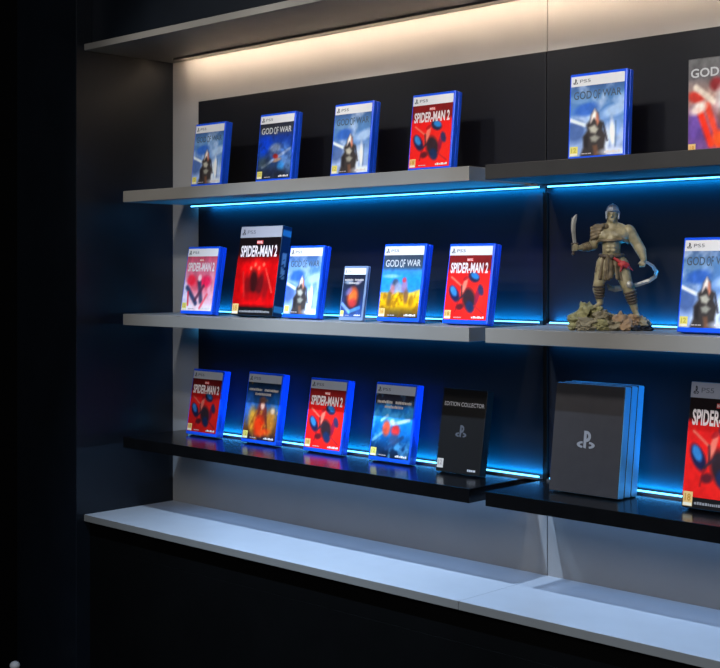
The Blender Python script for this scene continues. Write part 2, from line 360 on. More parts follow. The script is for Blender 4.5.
def cover_mesh(x0, x1, z0, z1, art, head, hcol, logo, badge, foot=None, foot_h=0.0):
    """flat printed sheet: picture grid + header band + lettering, all in one mesh"""
    mb = MB(); h = z1 - z0; w = x1 - x0; y = -0.0004
    hz = z1 - head * h
    fz = z0 + foot_h * h
    A = art.a; gm = A.mean(-1, keepdims=True); A = gm + (A - gm) * 1.22; A = np.clip((A - .42) * 1.14 + .45, 0, 1)
    P = lin(A).reshape(-1, 3)
    xs = x0 + U.ravel() * w; zs = fz + V.ravel() * (hz - fz)
    fs = []
    for j in range(GH - 1):
        for i in range(GW - 1):
            a = j * GW + i; fs.append((a, a + 1, a + GW + 1, a + GW))
    mb.add(list(zip(xs, [y] * len(xs), zs)), fs, 0, cols=P)
    if head > 0:
        quad(mb, x0, x1, hz, z1, y, s255(*hcol))
        dk = s255(40, 42, 48)
        hh = z1 - hz
        emblem(mb, x0 + .085 * w, hz + .24 * hh, .085 * w, .52 * hh, y - .0004, dk)
        put_text(mb, 'PS5', x0 + .17 * w, x0 + .37 * w, hz + .34 * hh, hz + .66 * hh, y - .0004, s255(105, 108, 116), bold=0)
    if foot_h > 0:
        quad(mb, x0, x1, z0, fz, y, s255(22, 20, 22))
        if foot: put_text(mb, foot, x0 + .22 * w, x0 + .92 * w, z0 + .36 * foot_h * h, z0 + .74 * foot_h * h, y - .0004, s255(150, 150, 155), bold=.02)
    tz = hz - fz
    if logo == 'S':
        put_text(mb, 'SPIDER-MAN 2', x0 + .06 * w, x0 + .94 * w, fz + .72 * tz, fz + .885 * tz, y - .0005, s255(238, 226, 226), bold=.03)
        quad(mb, x0 + .43 * w, x0 + .58 * w, fz + .905 * tz, fz + .955 * tz, y - .0004, s255(222, 70, 64))
        put_text(mb, 'MARVEL', x0 + .44 * w, x0 + .57 * w, fz + .912 * tz, fz + .948 * tz, y - .0008, s255(250, 240, 236), bold=.02)
    elif logo == 'G' or logo == 'g':
        col = s255(205, 208, 212) if logo == 'G' else s255(78, 96, 118)
        put_text(mb, 'GOD', x0 + .06 * w, x0 + .40 * w, fz + .81 * tz, fz + .925 * tz, y - .0005, col, bold=.015)
        put_text(mb, 'OF', x0 + .43 * w, x0 + .56 * w, fz + .80 * tz, fz + .93 * tz, y - .0005, col, bold=.01)
        put_text(mb, 'WAR', x0 + .60 * w, x0 + .95 * w, fz + .82 * tz, fz + .925 * tz, y - .0005, col, bold=.015)
        a = 0.0
    elif logo == '-':      # lines of lettering too small to read
        rnd = random.Random(int(w * 1e5) + int(abs(x0) * 1e5))
        for zz, aa, bb in ((.875, .06, .45), (.875, .53, .94), (.80, .26, .74)):
            u = aa
            while u < bb:
                ww = rnd.uniform(.018, .034)
                quad(mb, x0 + u * w, x0 + min(u + ww, bb) * w, fz + (zz - .022) * tz, fz + (zz + rnd.uniform(.012, .024)) * tz, y - .0004, s255(196, 186, 178)); u += ww + .011
    if badge:
        bx0, bx1, bz0, bz1 = x0 + .015 * w, x0 + .165 * w, z0 + .01 * h, z0 + .125 * h
        quad(mb, bx0, bx1, bz0, bz1, y - .0004, s255(238, 226, 120) if badge == 1 else s255(240, 200, 130))
        quad(mb, bx0 + .006 * w, bx1 - .006 * w, bz0 + .004 * h, bz0 + .028 * h, y - .0006, s255(246, 240, 214))
        put_text(mb, '18' if badge == 2 else '12', bx0 + .028 * w, bx1 - .028 * w, bz0 + .040 * h, bz1 - .016 * h, y - .0008, s255(206, 150, 60) if badge == 2 else s255(206, 190, 84), bold=.03)
        # publisher line at the bottom right, unreadably small
        if foot_h == 0:
            for k, (a, b) in enumerate(((.66, .69), (.70, .75), (.76, .79), (.80, .86), (.87, .90), (.91, .95))):
                quad(mb, x0 + a * w, x0 + b * w, z0 + .022 * h, z0 + (.043 + .008 * (k % 2)) * h, y - .0004, s255(232, 226, 226))
            for a, b in ((.24, .30), (.31, .35), (.36, .42)):
                quad(mb, x0 + a * w, x0 + b * w, z0 + .024 * h, z0 + .036 * h, y - .0004, s255(190, 180, 182))
    return mb

LEAN = math.radians(9.4)
def solve(pbl, pbr, ptl, Y, zs, T, lean):
    """pixel corners of an upright panel leaning back -> left x, width, height"""
    x0 = x_at(pbl[0], Y); x1 = x_at(pbr[0], Y); zb = zs + T * math.sin(lean)
    H = .17
    for _ in range(30):
        Yt = Y + H * math.sin(lean); zt = z_at(ptl[0], ptl[1], Yt); H = (zt - zb) / math.cos(lean)
    return x0, x1 - x0, H
def stand_at(name, x0, W, Y, zs, T, lean):
    return empty(name, (x0 + W / 2, Y, zs + T * math.sin(lean) + 0.0002), (-lean, 0, 0))

def game_case(px, Y, zs, kind, logo, badge, label, seed, T=.023, lean=LEAN, head=.125, hcol=(236, 236, 238), group='blue game cases on the shelves', W=None, H=None, shell=None, dark=1.0):
    x0, w, h = solve(*px, Y, zs, T, lean)
    w = W or w; h = H or h
    t = stand_at('game_case', x0, w, Y, zs, T, lean)
    tag(t, label, 'game case', group)
    sh = shell or M_BLUE
    # tray (rear half) and lid (front half) meet at a groove, rounded outside edges
    mb = MB(); mb.box(-w / 2, w / 2, T * .52, T, 0, h, 0, .0022); mb.box(-w / 2 + .002, w / 2 - .0012, T * .44, T * .56, .0015, h - .0015)
    mb.build('tray', sh, t)
    mb = MB(); mb.box(-w / 2, w / 2, 0, T * .47, 0, h, 0, .0022)
    mb.box(w / 2 - .0006, w / 2 + .0007, T * .10, T * .40, h * .42, h * .58)      # thumb catch
    mb.build('lid', sh, t)
    a = ARTS[kind](seed) if dark == 1.0 else ARTS[kind](seed, dark)
    mb = cover_mesh(-w / 2 + .0035, w / 2 - .0045, .0085, h - .0055, a, head, hcol, logo, badge)
    mb.build('cover_sheet', M_PRINT, t, color=True)
    return t
def boxed(name, px, Y, zs, T, side, label, cat, lean=LEAN, W=None, H=None, group=None):
    x0, w, h = solve(*px, Y, zs, T, lean); w = W or w; h = H or h
    t = stand_at(name, x0, w, Y, zs, T, lean); tag(t, label, cat, group)
    mb = MB(); mb.box(-w / 2, w / 2, 0, T, 0, h, 0, .0012); mb.build('carton', side, t)
    return t, w, h

# ------------------------------------------------------------------ the display unit (depths measured from the camera plane)
YW, YP, YS, YC = 2.200, 2.196, 1.990, 1.910
XL, XR = -2.847, -0.75
XA, XB = -1.622, -1.581         # ends of the left and right shelf boards
XSEAM = -1.583
ZT = [EYE + .209, EYE - .1123, EYE - .4335]      # shelf tops
TH = .029

def plain(name, m, x0, x1, y0, y1, z0, z1, bev=0.0):
    mb = MB(); mb.box(x0, x1, y0, y1, z0, z1, 0, bev); return mb.build(name, m)

# room shell
tag(plain('floor', M_FLOOR, -5, 1.6, -1.2, 2.6, -.05, 0), kind='structure')
tag(plain('ceiling', M_WALL, -5, 1.6, -1.2, 2.6, 3.0, 3.05), kind='structure')
tag(plain('wall_back', M_WALL, -5, 1.6, 2.50, 2.6, 0, 3.0), kind='structure')
tag(plain('wall_left', M_WALL, -5.1, -5, -1.2, 2.6, 0, 3.0), kind='structure')

# carcass
tag(plain('side_panel', M_PIER, -3.135, XL, 1.886, 2.50, 0, 3.0, .002), 'tall black side panel closing the left end of the display wall', 'panel')
for nm, xa, xb, lab in (('back_board', XL, XSEAM - .0012, 'pale grey back board behind the left shelves'), ('back_board', XSEAM + .0012, XR, 'pale grey back board behind the right shelves')):
    tag(plain(nm, M_BACK, xa, xb, YW, YW + .02, EYE - .70, EYE + .591), lab, 'panel', 'pale back boards')
XPL = x_at(198.5, YP)
for xa, xb, lab in ((XPL, XSEAM - .001, 'black wall panel behind the left run of shelves'), (XSEAM + .001, XR, 'black wall panel behind the right run of shelves')):
    mb = MB(); mb.box(xa, xb, YP, YW, EYE - .447, EYE + .458, 0, .0008)
    tag(mb.build('backdrop_board', M_PANEL), lab, 'panel', 'black wall panels')
# thin black uprights in the joint between both shelf runs
for z0, z1, lab in ((EYE + .210 - TH - .02, EYE - .1123, 'slim black upright in the panel joint between top and middle shelves'), (EYE - .1123 - TH, EYE - .4335, 'slim black upright in the panel joint between middle and bottom shelves')):
    mb = MB(); mb.box(-1.587, -1.577, YP - .005, YP, z0, z1, 0, .001)
    tag(mb.build('upright', M_CAB), lab, 'upright', 'slim black uprights')
tag(plain('canopy_board', M_GREY, XL + .0005, XR, YC, YW - .0002, EYE + .575, EYE + .5915, .001), 'wide grey canopy board with warm light glowing under it', 'board')
tag(plain('upper_cabinet', M_PIER, XL + .0005, XR, 1.935, 2.49, EYE + .5915, 3.0, .001), 'black upper fascia standing on the grey canopy board', 'cabinet')
for xa, xb, lab in ((XL + .0005, XSEAM - .0006, 'white ledge under the left shelves, seam at its right end'), (XSEAM + .0006, XR, 'white ledge under the right shelves, running out of frame')):
    t = empty('display_ledge', ((xa + xb) / 2, YC, EYE - .635)); tag(t, lab, 'ledge', 'white display ledges'); L = (xb - xa) / 2
    mb = MB(); mb.box(-L, L, .0012, YW - YC, -.0165, 0, 0, .0006); mb.build('board', M_LEDGE, t)
    mb = MB(); mb.box(-L, L, 0, .0011, -.0165, -.0003); tag(mb.build('edge_strip', M_GREY, t), 'grey front edge strip')
tag(plain('back_filler', M_CAB, XL + .0005, XR, YW, 2.49, EYE - .72, EYE - .70), 'black filler strip under the pale back boards', 'board')
tag(plain('base_cabinet', M_CAB, XL + .0005, XR, 1.928, 2.49, 0.0, EYE - .7202, .001), 'black base cabinet below the white ledge', 'cabinet')
mb = MB(); mb.box(XL + .0005, XR, 1.928, YW - .001, EYE - .7200, EYE - .6517)
tag(mb.build('plinth_rail', M_CAB), 'black rail carrying the white ledge over the base cabinet', 'board')

# shelf boards
XSL = -2.787
SH = [(0, XSL, XA, M_GREY, 'grey top shelf board on the left, four cases on it'),
      (1, XSL, XA, M_GREY, 'grey middle shelf board on the left, six cases and boxes on it'),
      (2, XSL, XA, M_BLK, 'glossy black bottom shelf board on the left'),
      (0, XB, XR, M_CHAR, 'charcoal top shelf board on the right'),
      (1, XB, XR, M_GREY, 'grey middle shelf board on the right, under the figurine'),
      (2, XB, XR, M_BLK, 'glossy black bottom shelf board on the right, under the graphite boxes')]
for i, xa, xb, m, lab in SH:
    mb = MB(); mb.box(xa, xb, YS, YP, ZT[i] - TH, ZT[i], 0, .0009)
    tag(mb.build('shelf_board', m), lab, 'shelf', 'shelf boards on the black wall')

LED_DOWN, LED_UP, LED_TILT_DOWN, LED_TILT_UP = 1.45, 3.4, math.radians(28), math.radians(18)
# blue light strips: a channel against the wall panel with a glowing diffuser
def led(xa, xb, z, below, lab, watts=None, tilt=None, m=None, hue=(.0, .34, 1.0)):
    t = empty('light_strip', ((xa + xb) / 2, YP, z)); tag(t, lab, 'light strip', 'blue light strips')
    L = (xb - xa) / 2; q = -1 if below else 1
    def zb(m, y0, y1, h0, h1, x=L, bev=0): m.box(-x, x, y0, y1, min(q * h0, q * h1), max(q * h0, q * h1), 0, bev)
    mb = MB(); zb(mb, -.022, -.016, 0, .0045); zb(mb, -.016, -.0005, 0, .0008); mb.build('channel', M_ALU, t)
    d = MB(); zb(d, -.0158, -.0125, .0009, .0068, L - .002, .0008); d.build('diffuser', m or M_LED, t)
    # the light the strip throws along the wall: down from under a shelf, up from the back of a shelf
    l = bpy.data.lights.new('strip_glow', 'AREA'); l.shape = 'RECTANGLE'; xg = max(xa, XPL + .05); l.size = xb - xg - .004; l.size_y = .006; l.color = hue
    l.energy = (watts or (LED_DOWN if below else LED_UP)) * l.size; l.spread = math.radians(150)
    o = bpy.data.objects.new('strip_glow', l); COL.objects.link(o); o.location = ((xg + xb) / 2, YP - .010, z + q * .0085)
    tl = math.radians(tilt) if tilt is not None else (LED_TILT_DOWN if below else LED_TILT_UP)
    o.rotation_euler = ((tl if below else math.pi - tl), 0, 0)
led(x_at(195, YP), -1.589, ZT[0] - TH, True, 'blue light strip under the left top shelf')
led(x_at(551, YP), XR, ZT[0] - TH, True, 'blue light strip under the right top shelf')
led(XSL + .03, -1.589, ZT[1], False, 'blue light strip along the back of the left middle shelf')
led(x_at(553, YP), XR, ZT[1], False, 'blue light strip along the back of the right middle shelf')
led(XSL + .03, -1.589, ZT[2], False, 'blue light strip along the back of the left bottom shelf')
led(x_at(553, YP), XR, ZT[2], False, 'blue light strip along the back of the right bottom shelf')
led(XSL + .03, XA - .01, ZT[1] - TH, True, 'blue light strip on the underside of the left middle shelf', .30, 5)
led(XB + .01, XR, ZT[1] - TH, True, 'blue light strip on the underside of the right middle shelf', .30, 5)
led(XSL + .03, XA - .01, ZT[2] - TH, True, 'dim blue light strip on the underside of the left bottom shelf', .62, -38, M_LEDLOW, (.24, .50, 1.0))
led(XB + .01, XR, ZT[2] - TH, True, 'dim blue light strip on the underside of the right bottom shelf', .62, -38, M_LEDLOW, (.24, .50, 1.0))
# warm strip where canopy and back board meet
xa, xb = x_at(184, YW) + .02, XR
t = empty('light_strip', ((xa + xb) / 2, YW, EYE + .575)); tag(t, 'warm white light strip under the canopy along the back board', 'light strip')
L = (xb - xa) / 2
mb = MB(); mb.box(-L, L, -.053, -.0512, -.0060, -.0002); mb.build('channel', M_GREY, t)
mb = MB(); mb.box(-L, L, -.0510, -.047, -.0046, -.0005, 0, .001); mb.build('diffuser', M_WARM, t)

# post whose round pale top shows at the lower left corner
pxp, Yp = 15, 1.80
t = empty('post', (x_at(pxp, Yp), Yp, 0)); tag(t, 'small round-topped pale post at the lower left corner', 'post')
ztop = z_at(pxp, 661.5, Yp)
mb = MB(); mb.lathe([(.045, 0), (.045, .006), (.012, .012), (.0075, .02), (.0075, ztop - .012)], 24); mb.build('stem', M_CAB, t, smooth=True)
mb = MB(); mb.ell((0, 0, ztop - .0105), .0135, .0135, .0115); mb.build('knob', M_POST, t, smooth=True)

# ------------------------------------------------------------------ cases and boxes
Y1, Y2, Y3 = 2.060, 2.040, 2.125
z1, z2, z3 = ZT
W1 = (236, 236, 238)
game_case(((190.6, 0), (220.8, 0), (196.4, 124.6)), Y1, z1, 'snow', 'g', 1, 'blue game case with snowy rock spire cover, leftmost on the grey top shelf', 11, lean=math.radians(6.2))
game_case(((255.2, 0), (290.8, 0), (261.2, 115.0)), Y1, z1, 'night', 'G', 1, 'blue game case with dark blue night cover, second on the top shelf', 12, lean=math.radians(6.2))
game_case(((329.8, 0), (368.6, 0), (335.2, 105.0)), Y1, z1, 'snow', 'g', 1, 'blue game case with snowy rock spire cover, third on the grey top shelf', 13, lean=math.radians(6.2))
game_case(((407.4, 0), (450.4, 0), (413.2, 95.6)), Y1, z1, 'red', 'S', 2, 'blue game case with bright red cover on the grey top shelf', 14, lean=math.radians(6.2))
game_case(((567.6, 0), (624.8, 0), (571, 75)), Y1, z1, 'snow', 'g', 1, 'blue game case with snowy rock spire cover on the charcoal shelf', 15, lean=math.radians(3.2))
game_case(((180, 0), (211.8, 0), (187.7, 247)), Y2, z2, 'pink', 'S', 1, 'blue game case with pale pink and red cover, leftmost on the middle shelf', 21)
game_case(((282, 0), (316.5, 0), (289.6, 246)), Y2, z2, 'snow', 'g', 1, 'blue game case with snowy rock spire cover beside the tall red box', 22)
game_case(((338.4, 0), (362.2, 0), (346.8, 266)), Y2, z2, 'egg', '-', 1, 'small pale-edged game case with glowing orange oval, on the middle shelf', 23, T=.010, head=.13, shell=M_CLEAR, group=None)
game_case(((376.4, 0), (418.4, 0), (385, 244.2)), Y2, z2, 'desert', 'G', 2, 'blue game case with yellow desert and blue sky cover, on the middle shelf', 24)
game_case(((441.7, 0), (487.2, 0), (450.2, 244)), Y2, z2, 'red', 'S', 2, 'blue game case with bright red cover at right end of the left middle shelf', 25)
game_case(((676.4, 0), (735, 0), (682.4, 237.6)), Y2, z2, 'snow', 'g', 1, 'blue game case with snowy rock spire cover right of the figurine, cut by the frame', 26)
HD = (214, 216, 222)  # bottom shelf headers: the weaker light there is put into the header colour
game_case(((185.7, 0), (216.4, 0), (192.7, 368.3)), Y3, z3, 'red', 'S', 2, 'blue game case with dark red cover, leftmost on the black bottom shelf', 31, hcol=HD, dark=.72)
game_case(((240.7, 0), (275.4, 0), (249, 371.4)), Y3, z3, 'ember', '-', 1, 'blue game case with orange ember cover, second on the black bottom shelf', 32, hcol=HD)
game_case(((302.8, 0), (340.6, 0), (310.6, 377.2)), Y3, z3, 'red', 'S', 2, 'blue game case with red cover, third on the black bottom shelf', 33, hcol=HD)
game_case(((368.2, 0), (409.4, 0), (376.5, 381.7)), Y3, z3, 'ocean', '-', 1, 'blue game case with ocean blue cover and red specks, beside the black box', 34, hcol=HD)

# picture case at the top right, cut by the frame
t, w, h = boxed('steel_case', ((687.6, 0), (740, 0), (687.9, 60)), Y1 + .03, z1, .018, M_STEEL, 'grey-edged case with red, white and purple picture, cut by the right frame edge', 'game case', lean=math.radians(1.0), W=.128)
mb = cover_mesh(-w / 2 + .0015, w / 2 - .0015, .0015, h - .0015, art_clash(41), 0, W1, None, 0)
put_text(mb, 'GOD', -w / 2 + .006, -w / 2 + .062, h * .80, h * .895, -.0009, s255(196, 196, 198), bold=.02)
put_text(mb, 'OF', -w / 2 + .064, -w / 2 + .080, h * .83, h * .90, -.0009, s255(170, 176, 200), bold=.02)
put_text(mb, 'WAR', -w / 2 + .082, w / 2 - .006, h * .80, h * .895, -.0009, s255(196, 196, 198), bold=.02)
quad(mb, -w / 2 + .002, -w / 2 + .0165, .003, h * .115, -.0008, s255(238, 196, 130))
put_text(mb, '18', -w / 2 + .005, -w / 2 + .0140, .008, h * .095, -.0011, s255(214, 150, 70), bold=.03)
mb.build('cover_sheet', M_PRINT, t, color=True)

# tall red boxes
def red_box(px, Y, zs, T, label, art, seed, W=None, foot='LAUNCH EDITION'):
    t, w, h = boxed('game_box', px, Y, zs, T, M_NAVYBOX, label, 'game box', W=W, group='tall red game boxes')
    mb = cover_mesh(-w / 2 + .001, w / 2 - .001, .0012, h - .001, art, .125, (170, 172, 184), 'S', 2, foot=None, foot_h=.085)
    # foot lettering too small to read
    rnd = random.Random(seed); u = -w / 2 + .2 * w
    while u < w / 2 - .08 * w:
        ww = rnd.uniform(.002, .0045); quad(mb, u, u + ww, .034 * h, (.052 + rnd.uniform(0, .008)) * h, -.0009, s255(150, 148, 150)); u += ww + .0012
    mb.build('front_print', M_PRINT, t, color=True)
    mb = MB()     # printed side: navy with pale lettering halfway up and a blue patch at both ends
    n = 60; rnd2 = random.Random(seed + 1); vs = []; cs = []
    for j in range(n):
        v = j / (n - 1)
        for i in range(7):
            c = s255(16, 52, 92)
            if .04 < v < .11 or .89 < v < .96: c = s255(60, 150, 205)
            elif .42 < v < .70 and i in (2, 3, 4) and rnd2.random() < .75: c = s255(130, 170, 200)
            vs.append((w / 2 + .0004, T * (.06 + .88 * i / 6), h * (.005 + .99 * v))); cs.append(c)
    mb.add(vs, [(j * 7 + i, j * 7 + i + 1, j * 7 + i + 8, j * 7 + i + 7) for j in range(n - 1) for i in range(6)], 0, cols=cs)
    mb.build('side_print', M_PRINT, t, color=True)
    return t
red_box(((230.8, 0), (272.4, 0), (241.5, 226.8)), Y2, z2, .030, 'tall red game box with dark blot picture, on the left middle shelf', art_redbox(51), 51)
red_box(((681.2, 0), (735, 0), (689, 381)), 2.085, z3, .030, 'tall red game box at the right end of the bottom shelf, cut by the frame', art_red(52, .92, (30, 20, 22)), 52, W=.128)

# black box with silver print at the right end of the left bottom shelf
t, w, h = boxed('black_box', ((435.5, 0), (479.5, 0), (445.2, 387.5)), 2.105, z3, .022, M_BLKBOX, 'matte black box with small silver emblem and title on the bottom shelf', 'box')
mb = MB(); mb.box(-w / 2 + .0012, w / 2 - .0012, -.0003, .0005, .0012, h - .0012); mb.c = [s255(24, 23, 23)] * len(mb.v)
put_text(mb, 'EDITION COLLECTOR', -w * .44, w * .46, h * .79, h * .838, -.0006, s255(190, 190, 194), bold=.0)
emblem(mb, 0.0, h * .43, w * .25, h * .14, -.0006, s255(78, 80, 86))
quad(mb, -w / 2 + .003, -w / 2 + .020, h * .045, h * .155, -.0006, s255(196, 188, 178))
put_text(mb, '12', -w / 2 + .0065, -w / 2 + .0165, h * .08, h * .14, -.0009, s255(150, 140, 130), bold=.02)
for a, b in ((.22, .25), (.26, .30), (.31, .34), (.35, .40)):
    quad(mb, w * a, w * b, h * .038, h * .062, -.0006, s255(190, 190, 192))
mb.build('front_print', M_PRINT, t, color=True)

# three graphite boxes standing one behind the other
lean3 = math.radians(7.6); T3 = .0225
x0, w, h = solve((548.6, 0), (617.6, 0), (559.2, 382.0), 2.076, z3, T3, lean3)
for k, lab in enumerate(('graphite box with silver emblem, frontmost of the three on the bottom shelf', 'plain graphite box in the middle of the row of three', 'plain graphite box at the back of the row of three, nearest the wall')):
    t = empty('graphite_box', (x0 + w / 2, 2.076 + k * (T3 + .0006) / math.cos(lean3), z3 + T3 * math.sin(lean3) + .0002), (-lean3, 0, 0)); tag(t, lab, 'box', 'graphite boxes on the bottom shelf')
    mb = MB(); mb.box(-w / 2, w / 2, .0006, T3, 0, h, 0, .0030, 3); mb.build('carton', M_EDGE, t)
    mb = MB(); mb.box(-w / 2 + .0008, w / 2 - .0008, -.0004, .0032, .0008, h - .0008, 0, .0008)
    if k == 0: emblem(mb, .0, h * .42, w * .26, h * .155, -.0008, (1, 1, 1), 1)
    tag(mb.build('front_panel', [M_GREYBOX, M_SILVER], t), 'graphite front panel')

# ------------------------------------------------------------------ the figurine on the right middle shelf
PPM = 528.0
FR = empty('warrior_figurine', (x_at(611, 2.085), 2.085, z2 + .0003), (0, 0, PSI - math.atan((611 - 360) / F)))
tag(FR, 'painted warrior figurine on a rocky base holding a curved blade, on the right middle shelf', 'figurine')
def fp(px, py, d=0.0): return Vector(((px - 611) / PPM, -d / PPM, (330.5 - py) / PPM))
def rp(r): return r / PPM
M_SKIN = mat('painted_skin', (0.27, 0.225, 0.125), 0.5, var=.5, scale=60, bump=.3)
M_LEATH = mat('painted_leather', (0.13, 0.095, 0.05), 0.6, var=.6, scale=90, bump=.5)
M_HELM = mat('painted_steel', (0.20, 0.22, 0.25), 0.4, metal=.3, var=.25, scale=80, bump=.2)
M_RED = mat('painted_red_cloth', (0.42, 0.03, 0.03), 0.6, var=.3, scale=90, bump=.4)
M_BLADE = mat('painted_blade', (0.30, 0.29, 0.26), 0.4, metal=.4, var=.25, scale=90)
M_BAND = mat('painted_band', (0.07, 0.05, 0.035), 0.6, var=.3, scale=120, bump=.4)

b = MB()
cap = lambda mbx, p, q, r0, r1, fl=1.0: mbx.capsule(fp(*p), fp(*q), rp(r0), rp(r1), flat=fl)
def el(mbx, p, rx, ry, rz, rot=None): mbx.ell(fp(*p), rp(rx), rp(ry), rp(rz), rot=rot)
el(b, (612.8, 213.5, 1), 5.6, 6.6, 8.3)                       # head
el(b, (612.3, 219.5, 4), 4.0, 4.2, 4.6)                       # jaw
cap(b, (612.0, 214.5, 7), (611.8, 216.8, 8.6), 1.0, 1.4)      # nose
cap(b, (609.3, 212.6, 6.2), (615.2, 212.6, 6.2), 1.2, 1.2)    # brow
cap(b, (610.2, 220.4, 7.4), (613.6, 220.4, 7.4), .8, .8)      # mouth
el(b, (607.0, 215.5, 1), 1.0, 1.6, 2.0); el(b, (618.5, 215.5, 1), 1.0, 1.6, 2.0)
cap(b, (612.5, 220, 0), (612.3, 228, -1), 5.2, 7.0)           # neck
cap(b, (604, 229, -1), (612.3, 226.5, -1), 4.8, 5.6); cap(b, (612.3, 226.5, -1), (621, 228.5, -1), 5.6, 5.0)          # trapezius
cap(b, (603.5, 236, 1), (612, 236.5, 1), 8.6, 8.8)            # chest
cap(b, (612, 236.5, 1), (621, 235.5, 1), 8.8, 8.6)
el(b, (605.8, 236.5, 6.5), 6.2, 4.0, 4.6); el(b, (618.2, 236.2, 6.5), 6.2, 4.0, 4.6)
cap(b, (611.5, 240, 1), (611.5, 252, 1), 10.0, 8.8)           # belly
for zz in (243.5, 247.3, 251):
    for s_ in (-2.6, 2.6): el(b, (611.3 + s_, zz, 9.2), 2.5, 1.8, 1.9)
cap(b, (605.5, 262, 0), (618.5, 262, 0), 7.6, 7.8)            # hips
cap(b, (611.5, 252, 0), (611.8, 262, 0), 9.0, 9.5)
# arm on the left of the picture, sword hand raised
el(b, (597.5, 232.5, 0), 6.0, 6.0, 6.2)
cap(b, (597, 233, 0), (593.5, 246, 1), 5.6, 4.6)
cap(b, (593.5, 246, 1), (588, 247.2, 6), 4.8, 4.6); cap(b, (588, 247.2, 6), (580.5, 248.2, 11), 4.4, 2.9)
cap(b, (580.5, 248.2, 11), (577.3, 248.4, 12.5), 2.9, 2.8, .7)
for k in range(4):                                            # fingers closed round the grip
    zz = 246.0 + 1.55 * k
    cap(b, (578.2, zz, 14.2), (574.6, zz + .2, 15.2), .85, .8); cap(b, (574.6, zz + .2, 15.2), (573.2, zz + .2, 13.0), .8, .75); cap(b, (573.2, zz + .2, 13.0), (574.4, zz + .2, 11.2), .75, .65)
cap(b, (578.6, 246.5, 12.6), (575.6, 244.6, 14.6), 1.0, .8)
# arm on the right of the picture, hanging
el(b, (628.5, 231.5, 0), 6.4, 6.2, 6.6)
cap(b, (629, 232, 0), (637.5, 245.5, -1), 6.5, 5.3)
cap(b, (637.5, 245.5, -1), (640.5, 251, 1), 5.4, 5.3); cap(b, (640.5, 251, 1), (643.2, 260, 4), 5.2, 3.2)
cap(b, (643.2, 260, 4), (642.2, 263, 5), 2.9, 2.7, .7)
for k in range(4):
    dx = -1.6 + 1.35 * k
    cap(b, (641.8 + dx, 264.0, 7), (641.2 + dx, 266.4, 6.6), .85, .8); cap(b, (641.2 + dx, 266.4, 6.6), (640.8 + dx, 267.0, 4.4), .8, .75); cap(b, (640.8 + dx, 267.0, 4.4), (640.9 + dx, 265.4, 3.0), .75, .65)
cap(b, (640.8, 261.5, 6.2), (637.6, 264.3, 6.4), 1.0, .75)
# legs
cap(b, (604.5, 264, 0), (599.5, 283, 3), 8.2, 5.7); cap(b, (599.5, 283, 3), (598.8, 290, 1), 5.7, 6.0); cap(b, (598.8, 290, 1), (600.5, 303, -1), 5.8, 3.4)
cap(b, (600.5, 304.5, -1), (593.5, 308.0, 6), 3.0, 2.2, .8)
cap(b, (620, 265, 0), (627, 286, 5), 8.8, 6.0); cap(b, (627, 286, 5), (630, 294, 2), 6.0, 6.2); cap(b, (630, 294, 2), (634.6, 310, 0), 5.9, 3.6)
cap(b, (634.8, 311.5, 0), (637.2, 316.0, 8), 3.1, 2.4, .8)
body = b.build('body', M_SKIN, FR)
baked(body, [('REMESH', dict(mode='VOXEL', voxel_size=.0011, use_smooth_shade=True)), ('SMOOTH', dict(factor=.5, iterations=3))])
# helmet: dome with a brim and cheek guards
hm = MB(); el(hm, (612.9, 210.8, .2), 6.4, 7.4, 6.6); cap(hm, (606.6, 212.5, 2), (606.8, 219, 3), 1.3, 1.0); cap(hm, (619, 212.5, 2), (618.6, 219, 3), 1.3, 1.0)
cap(hm, (607.4, 211.3, 5.6), (612.8, 211.0, 8.4), 1.1, 1.2); cap(hm, (612.8, 211.0, 8.4), (618.2, 211.3, 5.6), 1.2, 1.1)
for k in range(9):
    a0 = math.radians(-40 + 22 * k); a1 = a0 + math.radians(22)
    cap(hm, (612.9, 211.2 - 7.0 * math.cos(a0 - .9), 8.0 * math.sin(.9 - a0)), (612.9, 211.2 - 7.0 * math.cos(a1 - .9), 8.0 * math.sin(.9 - a1)), .8, .8)
hm = hm.build('helmet', M_HELM, FR)
baked(hm, [('REMESH', dict(mode='VOXEL', voxel_size=.0008, use_smooth_shade=True)), ('SMOOTH', dict(factor=.5, iterations=2))])
# shoulder guard on the left of the picture, layered
pd = MB()
el(pd, (598.6, 230.8, 1), 7.6, 7.6, 7.0); el(pd, (604.5, 227.5, 1), 5.5, 6.5, 4.2)
for k in range(4):
    cap(pd, (603 - 1.6 * k, 226.5 + 3.4 * k, 7.8 - .3 * k), (592.4 - .1 * k, 228.5 + 3.6 * k, 4.5), 2.0, 1.9); cap(pd, (592.4 - .1 * k, 228.5 + 3.6 * k, 4.5), (592.6, 229.0 + 3.6 * k, -4), 1.9, 1.7)
pd = pd.build('shoulder_guard', M_LEATH, FR)
baked(pd, [('REMESH', dict(mode='VOXEL', voxel_size=.0011, use_smooth_shade=True))])
# chest strap
st = MB(); cap(st, (601.5, 241.0, 9.6), (611, 241.2, 11.4), 1.6, 1.6); cap(st, (611, 241.2, 11.4), (621.5, 239.8, 10), 1.6, 1.6); cap(st, (621.5, 239.8, 10), (628, 243, 2), 1.6, 1.6); cap(st, (601.5, 241, 9.6), (596.5, 243.5, 2), 1.6, 1.6)
st.build('chest_strap', M_LEATH, FR, smooth=True)
